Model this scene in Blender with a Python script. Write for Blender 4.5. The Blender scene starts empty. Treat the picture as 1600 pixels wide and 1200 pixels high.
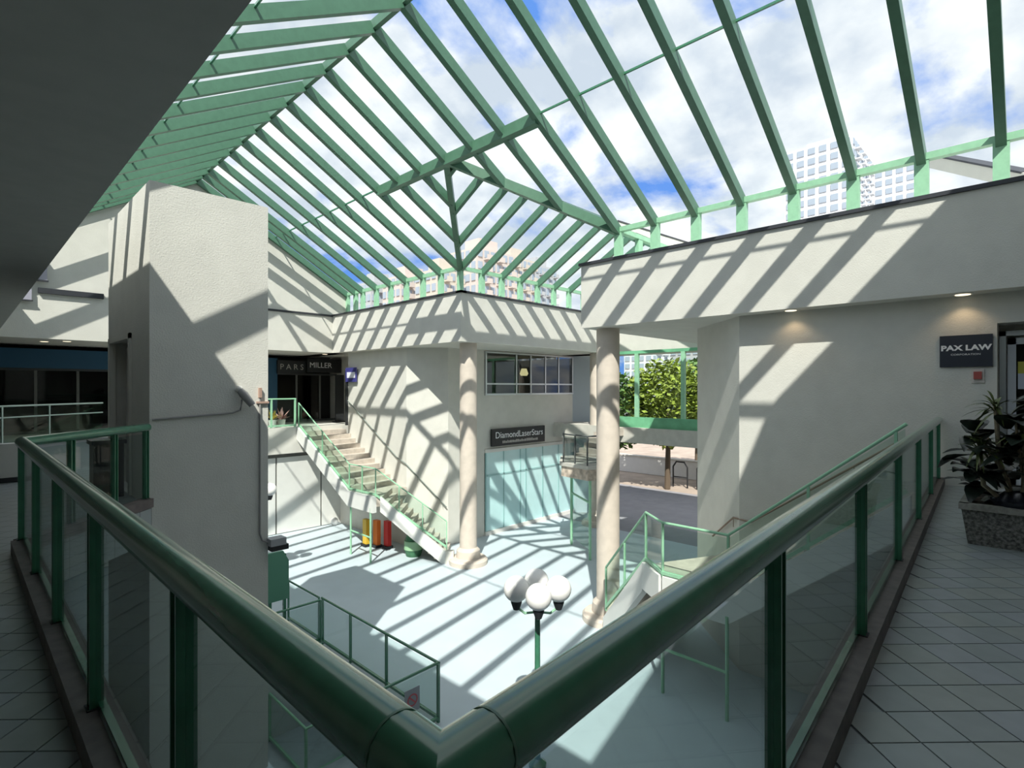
import bpy, math, random
from mathutils import Vector, Matrix
random.seed(7)
R = math.radians
scene = bpy.context.scene
C = scene.collection

# ------------------------------------------------------------------ camera
YAW = 44.15
cam_d = bpy.data.cameras.new('camera')
cam = bpy.data.objects.new('camera', cam_d); C.objects.link(cam)
cam.location = (0, 0, 1.6)
cam.rotation_euler = (R(90), 0, R(YAW - 90))
cam_d.sensor_width = 36
cam_d.lens = 36 * 845 / 1600
cam_d.shift_y = 6 / 1600
cam_d.clip_start = 0.05; cam_d.clip_end = 1000
scene.camera = cam

# ------------------------------------------------------------------ world
world = bpy.data.worlds.new('sky'); scene.world = world
world.use_nodes = True
nt = world.node_tree; nt.nodes.clear()
def N(tree, typ, **kw):
    n = tree.nodes.new(typ)
    for k, v in kw.items(): setattr(n, k, v)
    return n
def link(tree, a, b): tree.links.new(a, b)
tc = N(nt, 'ShaderNodeTexCoord')
sep = N(nt, 'ShaderNodeSeparateXYZ'); link(nt, tc.outputs['Generated'], sep.inputs[0])
ab = N(nt, 'ShaderNodeMath', operation='ABSOLUTE'); link(nt, sep.outputs['Z'], ab.inputs[0])
ad = N(nt, 'ShaderNodeMath', operation='ADD'); link(nt, ab.outputs[0], ad.inputs[0]); ad.inputs[1].default_value = 0.35
dx = N(nt, 'ShaderNodeMath', operation='DIVIDE'); link(nt, sep.outputs['X'], dx.inputs[0]); link(nt, ad.outputs[0], dx.inputs[1])
dy = N(nt, 'ShaderNodeMath', operation='DIVIDE'); link(nt, sep.outputs['Y'], dy.inputs[0]); link(nt, ad.outputs[0], dy.inputs[1])
cmb = N(nt, 'ShaderNodeCombineXYZ'); link(nt, dx.outputs[0], cmb.inputs[0]); link(nt, dy.outputs[0], cmb.inputs[1])
cmb.inputs[2].default_value = 1.3
noi = N(nt, 'ShaderNodeTexNoise'); noi.inputs['Scale'].default_value = 2.3; noi.inputs['Detail'].default_value = 9
noi.inputs['Roughness'].default_value = 0.55; noi.inputs['Distortion'].default_value = 0.25
link(nt, cmb.outputs[0], noi.inputs['Vector'])
rmp = N(nt, 'ShaderNodeValToRGB'); link(nt, noi.outputs['Fac'], rmp.inputs[0])
rmp.color_ramp.elements[0].position = 0.36; rmp.color_ramp.elements[0].color = (0, 0, 0, 1)
rmp.color_ramp.elements[1].position = 0.47; rmp.color_ramp.elements[1].color = (1, 1, 1, 1)
noi2 = N(nt, 'ShaderNodeTexNoise'); noi2.inputs['Scale'].default_value = 5.0; noi2.inputs['Detail'].default_value = 6
link(nt, cmb.outputs[0], noi2.inputs['Vector'])
crmp = N(nt, 'ShaderNodeValToRGB'); link(nt, noi2.outputs['Fac'], crmp.inputs[0])
crmp.color_ramp.elements[0].position = 0.38; crmp.color_ramp.elements[0].color = (0.58, 0.64, 0.74, 1)
crmp.color_ramp.elements[1].position = 0.62; crmp.color_ramp.elements[1].color = (1.0, 1.0, 1.0, 1)
mixs = N(nt, 'ShaderNodeMix', data_type='RGBA')
link(nt, rmp.outputs[0], mixs.inputs[0]); mixs.inputs[6].default_value = (0.13, 0.30, 0.78, 1)
link(nt, crmp.outputs[0], mixs.inputs[7])
bg = N(nt, 'ShaderNodeBackground'); link(nt, mixs.outputs[2], bg.inputs[0]); bg.inputs[1].default_value = 1.0
wo = N(nt, 'ShaderNodeOutputWorld'); link(nt, bg.outputs[0], wo.inputs[0])

# ------------------------------------------------------------------ sun
sd = bpy.data.lights.new('sun', 'SUN'); sd.energy = 5.3; sd.angle = R(0.53); sd.color = (1.0, 0.96, 0.88)
sun = bpy.data.objects.new('sun', sd); C.objects.link(sun)
SUN = Vector((1, 0.82, -1.48)).normalized()
sun.rotation_euler = SUN.to_track_quat('-Z', 'Y').to_euler()
sun.location = (-20, -18, 40)

scene.view_settings.view_transform = 'Standard'
scene.view_settings.look = 'None'
scene.view_settings.gamma = 1
scene.view_settings.use_curve_mapping = False
scene.view_settings.exposure = 0.28
scene.cycles.transparent_max_bounces = 16
scene.cycles.max_bounces = 8

# ------------------------------------------------------------------ materials
MATS = {}
def mat(name, col, rough=0.6, metal=0.0, var=0.0, scale=6.0, bump=0.0, bscale=60.0, emit=0.0, spec=0.5, col2=None, coat=0.0):
    if name in MATS: return MATS[name]
    m = bpy.data.materials.new(name); m.use_nodes = True
    t = m.node_tree; p = t.nodes['Principled BSDF']
    p.inputs['Base Color'].default_value = (*col, 1)
    p.inputs['Roughness'].default_value = rough
    p.inputs['Metallic'].default_value = metal
    p.inputs['Specular IOR Level'].default_value = spec
    tcn = N(t, 'ShaderNodeTexCoord')
    if var or col2:
        n = N(t, 'ShaderNodeTexNoise'); n.inputs['Scale'].default_value = scale; n.inputs['Detail'].default_value = 5
        link(t, tcn.outputs['Object'], n.inputs['Vector'])
        r = N(t, 'ShaderNodeValToRGB'); link(t, n.outputs['Fac'], r.inputs[0])
        a = tuple(max(0, c * (1 - var)) for c in col); b = col2 if col2 else tuple(min(1, c * (1 + var)) for c in col)
        r.color_ramp.elements[0].position = 0.35; r.color_ramp.elements[0].color = (*a, 1)
        r.color_ramp.elements[1].position = 0.65; r.color_ramp.elements[1].color = (*b, 1)
        link(t, r.outputs[0], p.inputs['Base Color'])
    if bump:
        n2 = N(t, 'ShaderNodeTexNoise'); n2.inputs['Scale'].default_value = bscale; n2.inputs['Detail'].default_value = 4
        link(t, tcn.outputs['Object'], n2.inputs['Vector'])
        bn = N(t, 'ShaderNodeBump'); bn.inputs['Strength'].default_value = bump; bn.inputs['Distance'].default_value = 0.02
        link(t, n2.outputs['Fac'], bn.inputs['Height']); link(t, bn.outputs[0], p.inputs['Normal'])
    if emit:
        p.inputs['Emission Color'].default_value = (*col, 1); p.inputs['Emission Strength'].default_value = emit
    if coat: p.inputs['Coat Weight'].default_value = coat; p.inputs['Coat Roughness'].default_value = 0.18
    MATS[name] = m; return m
def glass(name, tint, refl=1.0, rough=0.02):
    if name in MATS: return MATS[name]
    m = bpy.data.materials.new(name); m.use_nodes = True
    t = m.node_tree; t.nodes.clear()
    tr = N(t, 'ShaderNodeBsdfTransparent'); tr.inputs[0].default_value = (*tint, 1)
    gl = N(t, 'ShaderNodeBsdfGlossy'); gl.inputs['Roughness'].default_value = rough
    lw = N(t, 'ShaderNodeLayerWeight'); lw.inputs[0].default_value = 0.5
    pw_ = N(t, 'ShaderNodeMath', operation='POWER'); link(t, lw.outputs['Facing'], pw_.inputs[0]); pw_.inputs[1].default_value = 5
    mu = N(t, 'ShaderNodeMath', operation='MULTIPLY_ADD'); link(t, pw_.outputs[0], mu.inputs[0])
    mu.inputs[1].default_value = 0.6 * min(1.0, refl); mu.inputs[2].default_value = 0.03 * refl
    mx = N(t, 'ShaderNodeMixShader'); link(t, mu.outputs[0], mx.inputs[0])
    link(t, tr.outputs[0], mx.inputs[1]); link(t, gl.outputs[0], mx.inputs[2])
    o = N(t, 'ShaderNodeOutputMaterial'); link(t, mx.outputs[0], o.inputs[0])
    MATS[name] = m; return m

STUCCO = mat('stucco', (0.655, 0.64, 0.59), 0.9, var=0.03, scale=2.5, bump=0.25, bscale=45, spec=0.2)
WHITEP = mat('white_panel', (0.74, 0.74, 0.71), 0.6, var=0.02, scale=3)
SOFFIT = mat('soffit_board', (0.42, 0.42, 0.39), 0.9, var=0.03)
CAPM = mat('dark_cap_metal', (0.035, 0.037, 0.045), 0.5)
GREEN = mat('green_paint', (0.08, 0.185, 0.12), 0.38, var=0.06, scale=8)
GREENP = mat('pale_green_paint', (0.30, 0.56, 0.37), 0.4, var=0.06, scale=8)
DGREEN = mat('dark_green_paint', (0.055, 0.205, 0.12), 0.25, var=0.08, scale=10, coat=1.0)
BLACK = mat('black_metal', (0.02, 0.022, 0.025), 0.5)
FLOORM = mat('pale_floor', (0.52, 0.60, 0.645), 0.5, var=0.03, scale=1.2, spec=0.3)
SLABM = mat('grout', (0.10, 0.11, 0.115), 0.8)
KERB = mat('brown_kerb', (0.13, 0.105, 0.10), 0.6, var=0.2, scale=9)
COLM = mat('beige_column', (0.63, 0.55, 0.475), 0.85, var=0.05, scale=4, bump=0.25, bscale=70)
STEPM = mat('step_stone', (0.52, 0.46, 0.40), 0.85, var=0.1, scale=6)
CONC = mat('concrete', (0.55, 0.53, 0.48), 0.9, var=0.06, scale=4, bump=0.3)
ALU = mat('aluminium', (0.55, 0.58, 0.60), 0.35, metal=0.6)
ROOFGL = glass('skylight_glass', (0.93, 0.97, 0.96), 0.6)
RAILGL = glass('railing_glass', (0.80, 0.86, 0.85), 1.1)
PALEGL = glass('stair_glass', (0.86, 0.94, 0.90), 1.0)
WINGL = glass('window_glass', (0.55, 0.58, 0.57), 2.2)
DARKGL = glass('dark_shop_glass', (0.30, 0.33, 0.34), 1.2)
TEAL = mat('teal_film_glass', (0.52, 0.76, 0.77), 0.15, var=0.04, scale=1.5)
def tilemat(i):
    c = [(0.33, 0.36, 0.36), (0.31, 0.335, 0.335), (0.34, 0.36, 0.345), (0.345, 0.365, 0.385)][i]
    return mat('glazed_tile_%d' % i, c, 0.32, var=0.05, scale=7)
def gridfloor(name):
    m = bpy.data.materials.new(name); m.use_nodes = True; t = m.node_tree; p = t.nodes['Principled BSDF']
    g = N(t, 'ShaderNodeNewGeometry'); mp = N(t, 'ShaderNodeMapping'); mp.inputs['Rotation'].default_value = (0, 0, R(45)); mp.inputs['Location'].default_value = (-0.0256, -0.0919, 0)
    link(t, g.outputs['Position'], mp.inputs[0])
    b = N(t, 'ShaderNodeTexBrick'); b.offset = 0; b.inputs['Scale'].default_value = 1
    b.inputs['Brick Width'].default_value = 0.232; b.inputs['Row Height'].default_value = 0.232; b.inputs['Mortar Size'].default_value = 0.006
    b.inputs['Color1'].default_value = (0.33, 0.36, 0.36, 1); b.inputs['Color2'].default_value = (0.31, 0.335, 0.34, 1); b.inputs['Mortar'].default_value = (0.1, 0.11, 0.115, 1)
    link(t, mp.outputs[0], b.inputs[0]); link(t, b.outputs[0], p.inputs['Base Color']); p.inputs['Roughness'].default_value = 0.35
    return m
GRID = gridfloor('far_tile_floor')

# ------------------------------------------------------------------ mesh helpers
class MB:
    def __init__(s): s.v = []; s.f = []
    def quad(s, *pts):
        n = len(s.v); s.v += [tuple(p) for p in pts]; s.f.append(tuple(range(n, n + len(pts)))); return s
    def box(s, x0, x1, y0, y1, z0, z1):
        n = len(s.v)
        s.v += [(x, y, z) for z in (z0, z1) for x, y in ((x0, y0), (x1, y0), (x1, y1), (x0, y1))]
        s.f += [tuple(n + i for i in q) for q in ((3, 2, 1, 0), (4, 5, 6, 7), (0, 1, 5, 4), (1, 2, 6, 5), (2, 3, 7, 6), (3, 0, 4, 7))]
        return s
    def prism(s, poly, z0, z1):
        a = sum(poly[i][0] * poly[(i + 1) % len(poly)][1] - poly[(i + 1) % len(poly)][0] * poly[i][1] for i in range(len(poly)))
        if a < 0: poly = poly[::-1]
        n = len(s.v); k = len(poly)
        s.v += [(x, y, z0) for x, y in poly] + [(x, y, z1) for x, y in poly]
        s.f.append(tuple(n + i for i in reversed(range(k)))); s.f.append(tuple(n + k + i for i in range(k)))
        for i in range(k):
            j = (i + 1) % k; s.f.append((n + i, n + j, n + k + j, n + k + i))
        return s
    def extrude(s, pts, d):                      # planar 3-D polygon pushed along d
        n = len(s.v); k = len(pts); d = Vector(d)
        s.v += [tuple(p) for p in pts] + [tuple(Vector(p) + d) for p in pts]
        s.f.append(tuple(n + i for i in range(k))); s.f.append(tuple(n + k + i for i in reversed(range(k))))
        for i in range(k):
            j = (i + 1) % k; s.f.append((n + j, n + i, n + k + i, n + k + j))
        return s
    def beam(s, p, q, w, h, up=(0, 0, 1)):       # w sideways, h along up; centred
        p, q, up = Vector(p), Vector(q), Vector(up); d = (q - p).normalized()
        sd_ = d.cross(up).normalized(); u = sd_.cross(d).normalized()
        n = len(s.v)
        for c in (p, q):
            for a, b in ((-1, -1), (1, -1), (1, 1), (-1, 1)):
                s.v.append(tuple(c + sd_ * (a * w / 2) + u * (b * h / 2)))
        s.f += [tuple(n + i for i in g) for g in ((0, 1, 2, 3), (7, 6, 5, 4), (0, 4, 5, 1), (1, 5, 6, 2), (2, 6, 7, 3), (3, 7, 4, 0))]
        return s
    def tube(s, pts, r, n=10, cap=True):
        pts = [Vector(p) for p in pts]; base = len(s.v); rr = r if isinstance(r, (list, tuple)) else [r] * len(pts)
        for i, p in enumerate(pts):
            if i == 0: d = pts[1] - p
            elif i == len(pts) - 1: d = p - pts[i - 1]
            else: d = (pts[i + 1] - p).normalized() + (p - pts[i - 1]).normalized()
            d = d.normalized(); up = Vector((0, 0, 1)) if abs(d.z) < 0.95 else Vector((1, 0, 0))
            a = d.cross(up).normalized(); b = a.cross(d).normalized()
            sc = 1.0
            if 0 < i < len(pts) - 1:
                c = max(0.35, d.dot((p - pts[i - 1]).normalized())); sc = 1 / c
            for k in range(n):
                t = 2 * math.pi * k / n
                s.v.append(tuple(p + a * (math.cos(t) * rr[i] * (sc if abs(d.z) < .95 else 1)) + b * (math.sin(t) * rr[i])))
        for i in range(len(pts) - 1):
            for k in range(n):
                k2 = (k + 1) % n
                s.f.append((base + i * n + k, base + i * n + k2, base + (i + 1) * n + k2, base + (i + 1) * n + k))
        if cap:
            s.f.append(tuple(base + k for k in reversed(range(n)))); e = base + (len(pts) - 1) * n
            s.f.append(tuple(e + k for k in range(n)))
        return s
    def lathe(s, prof, c, n=24):
        base = len(s.v); x, y = c[0], c[1]
        for r, z in prof:
            for k in range(n):
                t = 2 * math.pi * k / n; s.v.append((x + r * math.cos(t), y + r * math.sin(t), z))
        for i in range(len(prof) - 1):
            for k in range(n):
                k2 = (k + 1) % n
                s.f.append((base + i * n + k, base + i * n + k2, base + (i + 1) * n + k2, base + (i + 1) * n + k))
        s.f.append(tuple(base + k for k in reversed(range(n)))); e = base + (len(prof) - 1) * n
        s.f.append(tuple(e + k for k in range(n)))
        return s
    def ball(s, c, r, n=20, m=12):
        return s.lathe([(max(0.001, r * math.sin(math.pi * i / m)), c[2] - r * math.cos(math.pi * i / m)) for i in range(m + 1)], c, n)

def mesh_of(mb, name, off=(0, 0, 0), smooth=False):
    me = bpy.data.meshes.new(name)
    o = Vector(off)
    me.from_pydata([tuple(Vector(v) - o) for v in mb.v], [], mb.f); me.update()
    if smooth:
        me.polygons.foreach_set('use_smooth', [True] * len(me.polygons)); me.set_sharp_from_angle(angle=R(35))
    return me
WORLD = {}
def wpos(o): return WORLD.get(o.as_pointer(), Vector((0, 0, 0)))
def obj(name, mb, m, parent=None, smooth=False, at=None):
    """link one mesh object; vertices are given in world coordinates"""
    if at is None:
        at = wpos(parent) if parent else Vector((0, 0, 0))
    me = mesh_of(mb, name, at, smooth); me.materials.append(m)
    o = bpy.data.objects.new(name, me); C.objects.link(o)
    if parent: o.parent = parent; o.location = Vector(at) - wpos(parent)
    else: o.location = at
    WORLD[o.as_pointer()] = Vector(at)
    return o
def tag(o, label, cat, group=None):
    o['label'] = label; o['category'] = cat
    if group: o['group'] = group
    return o
def thing(name, label, cat, loc, group=None):
    o = bpy.data.objects.new(name, None); C.objects.link(o); o.location = loc; o.empty_display_size = 0.2
    WORLD[o.as_pointer()] = Vector(loc)
    return tag(o, label, cat, group)
def struct(name, mb, m, label=None, at=None, smooth=False):
    o = obj(name, mb, m, None, smooth, at); o['kind'] = 'structure'
    if label: o['label'] = label
    return o
def inst(name, src, parent, loc, rot=None):
    o = bpy.data.objects.new(name, src); C.objects.link(o); o.parent = parent
    o.location = Vector(loc) - wpos(parent)
    if rot: o.rotation_euler = rot
    return o
def copy_thing(root, delta, label, group=None):
    r = root.copy(); C.objects.link(r); r.location = Vector(root.location) + Vector(delta); r['label'] = label
    WORLD[r.as_pointer()] = Vector(r.location)
    if group: r['group'] = group
    for ch in list(root.children):
        c = ch.copy(); C.objects.link(c); c.parent = r
        for g in list(ch.children):
            d = g.copy(); C.objects.link(d); d.parent = c
    return r
def text_mesh(name, txt, size, m, parent, mat4, align='CENTER', extrude=0.004, bold=0.0):
    cu = bpy.data.curves.new(name, 'FONT'); cu.body = txt; cu.size = size; cu.extrude = extrude; cu.offset = bold
    cu.align_x = align; cu.align_y = 'CENTER'; cu.resolution_u = 3
    tmp = bpy.data.objects.new('tmp', cu); C.objects.link(tmp)
    dg = bpy.context.evaluated_depsgraph_get(); dg.update()
    me = bpy.data.meshes.new_from_object(tmp.evaluated_get(dg)); me.name = name
    bpy.data.objects.remove(tmp); bpy.data.curves.remove(cu)
    me.transform(mat4); me.transform(Matrix.Translation(-wpos(parent)))
    me.materials.clear(); me.materials.append(m)
    o = bpy.data.objects.new(name, me); C.objects.link(o); o.parent = parent
    return o
def face_mat(origin, right, up):
    r = Vector(right).normalized(); u = Vector(up).normalized(); n = r.cross(u)
    M = Matrix(((r.x, u.x, n.x, origin[0]), (r.y, u.y, n.y, origin[1]), (r.z, u.z, n.z, origin[2]), (0, 0, 0, 1)))
    return M

# key dimensions ------------------------------------------------------------
G = -4.3            # lower court floor
S = 3.1             # soffits
T = 4.67            # top of the parapets
XE0, XE1, EAV = 0.11, 11.97, 5.78
XR = 6.04; TAN = 0.577; PITCH = 1.05
ZR = EAV + TAN * (XE1 - XR)
YC = 10.92; HW = 3.15                 # side-arm gable
ZC = EAV + TAN * HW; XC = XE1 - HW
Y0, Y1 = -0.63, 21.66                 # glazed length of the main roof
XEND = 20.2
RAILY = lambda x: 0.58 + 0.054 * (x - 0.48)
LX = 0.455                          # line of the left railing
def zroof(x): return EAV + TAN * (XE1 - x) if x > XR else EAV + TAN * (x - XE0)

# ================================================================== STRUCTURE
# lower court floor with the stairwell opening
m = MB()
OX0, OX1, OY0, OY1 = 3.45, 5.86, 6.3, 11.75
m.box(-6, OX0, -4, 26, G - 0.25, G).box(OX1, 19.2, -4, 26, G - 0.25, G).box(OX0, OX1, -4, OY0, G - 0.25, G).box(OX0, OX1, OY1, 26, G - 0.25, G)
struct('floor', m, FLOORM, 'pale blue white painted floor of the sunlit lower court')
GROUT = mat('floor_joint', (0.50, 0.57, 0.60), 0.7)
# outside ground
struct('floor_passage', MB().box(19.2, 28.5, -4, 26, G - .3, G - .001), mat('shaded_passage_paving', (.30, .30, .32), .8, var=.06, scale=2), 'paving under the entrance bridge with its dark grey shade painted in')  # shade of the passage is painted into this grey
m = MB().box(28.5, 260, -180, 260, G - 0.3, G - 0.02).box(19.2, 28.5, -180, -4, G - .3, G - .02).box(19.2, 28.5, 26, 260, G - .3, G - .02)
m.box(-260, -6, -180, 260, G - 0.3, G - 0.02).box(-6, 19.2, 26, 260, G - 0.3, G - 0.02).box(-6, 19.2, -180, -4, G - 0.3, G - 0.02)
struct('floor_street', m, mat('street_paving', (0.40, 0.33, 0.27), 0.9, var=0.15, scale=0.8), 'tan paved ground outside the court')
m = MB().box(OX0, OX1, OY0, OY1, G - 3.7, G - 3.5)
struct('floor_basement', m, mat('basement_floor', (0.30, 0.33, 0.36), 0.8), 'grey floor at the bottom of the stairwell')
m = MB().box(OX0 - .2, OX0, OY0, OY1, G - 3.7, G - .25).box(OX1, OX1 + .2, OY0, OY1, G - 3.7, G - .25).box(OX0 - .2, OX1 + .2, OY0 - .2, OY0, G - 3.7, G - .25).box(OX0 - .2, OX1 + .2, OY1, OY1 + .2, G - 3.7, G - .25)
struct('wall_stairwell', m, mat('stairwell_paint', (0.6, 0.62, 0.61), .8), 'grey walls lining the stairwell')

# upper gallery floor slab and its tiles
gal = [(-4, -3.4), (11.43, -3.4), (11.43, RAILY(11.43) + 0.05), (0.5, RAILY(0.5) + 0.05), (0.5, 7.1), (1.83, 8.48), (1.83, 11.4), (3.4, 11.4), (3.4, 18.3), (6.8, 21.7), (13.2, 21.7), (13.2, 26), (-4, 26)]
def tri_slab(poly, z0, z1):
    # concave polygon as a handful of convex prisms
    m = MB()
    m.prism([(-4, -3.4), (11.43, -3.4), (11.43, RAILY(11.43) + .05), (0.5, RAILY(.5) + .05), (-4, .6)], z0, z1)
    m.prism([(-4, .6), (0.5, RAILY(.5) + .05), (0.5, 7.1), (-4, 7.1)], z0, z1)
    m.prism([(-4, 7.1), (0.5, 7.1), (1.83, 8.48), (1.83, 11.4), (-4, 11.4)], z0, z1)
    m.prism([(-4, 11.4), (3.4, 11.4), (3.4, 18.3), (-4, 18.3)], z0, z1)
    m.prism([(-4, 18.3), (3.4, 18.3), (6.8, 21.7), (-4, 21.7)], z0, z1)
    return m
gf = struct('floor_gallery', tri_slab(gal, -0.45, -0.006), GRID, 'grey tiled floor of the upper gallery')
side = 0.232
tm = []
tb = MB().box(-side / 2 + .004, side / 2 - .004, -side / 2 + .004, side / 2 - .004, -0.006, 0.0)
for i in range(4):
    me = mesh_of(tb, 'floor_tile'); me.materials.append(tilemat(i)); tm.append(me)
dg_ = side * math.sqrt(2)
cands = []
for i in range(-60, 80):
    for j in range(-60, 80):
        x = 3.2 + (i + j) * dg_ / 2; y = 0.375 + (i - j) * dg_ / 2
        right = 1.9 < x < 8.2 and -1.9 < y < RAILY(x) - 0.03
        left = -0.1 < x < LX - 0.03 and 2.2 < y < 7.0
        if not (right or left): continue
        d = x * math.cos(R(YAW)) + y * math.sin(R(YAW)); rr = x * math.sin(R(YAW)) - y * math.cos(R(YAW))
        if d < 0.6: continue
        u = 800 + 845 * rr / d; v = 606 + 845 * 1.6 / d
        if -60 < u < 1660 and v < 1280: cands.append((d, x, y))
cands.sort()
for d, x, y in cands[:300]:
    inst('floor_tile', random.choice(tm), gf, (x, y, 0), (0, 0, R(45) + R(90) * random.randrange(4)))

# walkway at the far end and its white edge
m = MB().box(-4, 13.2, 21.7, 26, -1.05, 0)
struct('floor_walkway', m, STUCCO, 'white edged upper walkway along the far shop fronts')
# lower wall under the walkway, with its white panels
m = MB().box(-4, 11.8, 21.95, 22.3, G, -1.05)
wl = struct('wall_lower_far', m, mat('panel_gap', (0.16, 0.16, 0.15), .8), 'white panelled wall under the far walkway')
for a, b in ((-1.0, 2.1), (2.15, 4.4), (4.45, 6.7), (6.75, 8.95), (9.02, 10.85), (10.92, 11.78)):
    obj('panel', MB().box(a, b, 21.91, 21.955, G + 0.03, -1.22), WHITEP, wl)

# far end wall (gable) above the walkway
m = MB()
prof = [(-6, S), (XE1 + .05, S), (XE1 + .05, EAV - .06), (XR, ZR - .06), (XE0, EAV - .06), (-6, EAV - .06)]
m.extrude([(x, 21.7, z) for x, z in prof], (0, 4.5, 0))
struct('wall_far', m, STUCCO, 'sunlit off white gable wall at the far end of the skylight')
struct('trim_1', MB().box(6.3, 11.3, 21.66, 21.72, T - .03, T + .05), CAPM, 'thin dark flashing line across the far gable wall')
struct('trim_2', MB().box(1.75, 3.35, 21.6, 21.72, T - .20, T - .04), CAPM, 'dark recessed slot in the far wall left of the lift tower')
v1 = tag(obj('wall_vent', MB().box(1.35, 1.95, 21.55, 21.75, 4.85, 5.5), mat('lilac_grey_metal', (0.36, 0.35, 0.42), .5)), 'grey box vent high on the far wall under the dark soffit', 'vent')
obj('vent_louver', MB().box(1.32, 1.98, 21.53, 21.57, 4.81, 4.86), CAPM, v1)
v2 = tag(obj('wall_vent', MB().box(1.12, 1.6, 21.58, 21.75, 4.22, 4.55), MATS['lilac_grey_metal']), 'smaller grey box vent lower on the far wall beside the slot', 'vent')
obj('vent_louver', MB().box(1.09, 1.63, 21.56, 21.60, 4.19, 4.23), CAPM, v2)

# near block over the camera (dark soffit)
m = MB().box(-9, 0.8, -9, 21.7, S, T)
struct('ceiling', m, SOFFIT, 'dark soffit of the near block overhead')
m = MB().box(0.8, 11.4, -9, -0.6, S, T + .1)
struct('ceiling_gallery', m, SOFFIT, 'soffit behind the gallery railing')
m = MB().extrude([(XE0 - .6, Y0 - .3, T), (XE1 + .3, Y0 - .3, T), (XE1 + .3, Y0 - .3, EAV), (XR, Y0 - .3, ZR + .15), (XE0 - .6, Y0 - .3, EAV)], (0, 0.25, 0))
struct('wall_gable_near', m, STUCCO, 'solid gable wall behind the camera')
struct('wall_back', MB().box(-4.2, 11.43, -3.7, -3.4, 0, S), STUCCO, 'wall behind the gallery')
struct('wall_left', MB().box(-4.3, -4.0, -3.7, 26, 0, S), STUCCO, 'wall on the left of the near gallery')
m = MB().box(-4, -3.7, -4, 22, G, -.45)
m.box(-4, 11.43, -3.4, -3.1, G, -.45)
struct('wall_lower_near', m, STUCCO, 'lower walls under the near gallery')

# right block: chamfered wall, door recess, fascia
m = MB()
foot = [(11.43, -3.4), (11.43, 4.47), (13.16, 6.2), (19.0, 6.2), (19.0, -3.4)]
m.prism(foot, G, 0.0)
m.prism([(11.43, .45), (11.43, 4.47), (13.16, 6.2), (19.0, 6.2), (19.0, .45)], 0, S)
m.box(12.0, 19, -.85, .45, 0, S).box(11.43, 19, -3.4, -.85, 0, S).box(11.43, 12.0, -.85, .45, 2.62, S)
struct('wall_right', m, STUCCO, 'off white right wall with a chamfered corner')
m = MB().box(11.0, 19.6, -9, 8.25, S, T)
struct('wall_right_fascia', m, STUCCO, 'sun striped concrete parapet above the right wall')
struct('trim_3', MB().box(10.95, 11.35, -9, 8.3, T - .005, T + .06), CAPM, 'dark metal cap along the right parapet')
# far block
m = MB()
m.prism([(11.75, 16.9), (12.85, 15.8), (14.7, 15.8), (14.7, 21.2), (11.75, 21.2)], G, S)
m.box(13.2, 14.7, 21.2, 26, G, S)
m.box(14.7, 20.4, 15.8, 16.1, -0.85, 1.36).box(14.7, 20.4, 15.8, 16.1, 3.03, S)
m.box(11.75, 13.3, 21.2, 26, G, -1.05)
m.box(13.19, 13.3, 21.2, 26, 0, S)
struct('wall_far_block', m, STUCCO, 'off white walls of the far corner block')
struct('wall_far_block_inside', MB().box(14.7, 22, 20.5, 20.8, G, S).box(21.9, 22.1, 16.1, 20.8, G, S).box(14.7, 22, 16.1, 20.6, -1.0, -.85), mat('dark_interior', (0.07, 0.07, 0.065), .8), 'dark room behind the far windows')
m = MB().box(11.3, 20.6, 13.25, 26, S, T)
struct('wall_far_fascia', m, STUCCO, 'sun striped parapet around the far corner block')
m = MB().box(11.25, 11.5, 13.2, 21.7, T - .005, T + .06).box(11.25, 20.6, 13.2, 13.45, T - .005, T + .06)
struct('trim_4', m, CAPM, 'dark metal cap on the far parapet')
struct('wall_side_panel', MB().prism([(20.4, 15.8), (21.6, 14.6), (21.8, 14.8), (20.6, 16.0)], G, S), mat('blue_reflection_panel', (0.50, 0.56, 0.63), .35), 'pale glass panel beside the far windows with its blue reflection painted in')  # opaque stand-in for glass, blue reflection painted as its colour
# bridge to the outside
struct('floor_bridge', MB().box(19.0, 22.0, 6.2, 15.8, -0.62, 0.0), CONC, 'grey slab edge of the bridge over the entrance')
struct('ceiling_bridge', MB().box(19.6, 22.0, 6.2, 15.8, S, T), STUCCO, 'soffit over the bridge')

# lift tower
m = MB()
TX0, TX1, TY0, TY1, TT = 1.83, 3.40, 8.6, 11.4, 4.41
m.box(TX0, TX1, TY0, TY1, G, 0).box(TX0, TX1, TY0, TY1, 2.36, TT)
m.box(TX0, TX1, TY0, 9.72, 0, 2.36).box(TX0, TX1, 11.2, TY1, 0, 2.36).box(TX0 + .25, TX1, 9.72, 11.2, 0, 2.36)
tw = struct('wall_tower', m, STUCCO, 'tall free standing off white lift tower')
door = obj('door_1', MB().box(TX0 + .2, TX0 + .26, 9.80, 11.12, 0, 2.28), mat('lift_door', (0.50, 0.49, 0.46), .45), None); door['kind'] = 'structure'; door['label'] = 'grey lift door in the tower'
fr = MB().box(TX0 - .03, TX0 + .06, 9.66, 9.76, 0, 2.42).box(TX0 - .03, TX0 + .06, 11.16, 11.26, 0, 2.42).box(TX0 - .03, TX0 + .06, 9.66, 11.26, 2.34, 2.42)
obj('door_frame', fr, mat('beige_frame', (0.66, 0.64, 0.58), .5), door)

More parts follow.
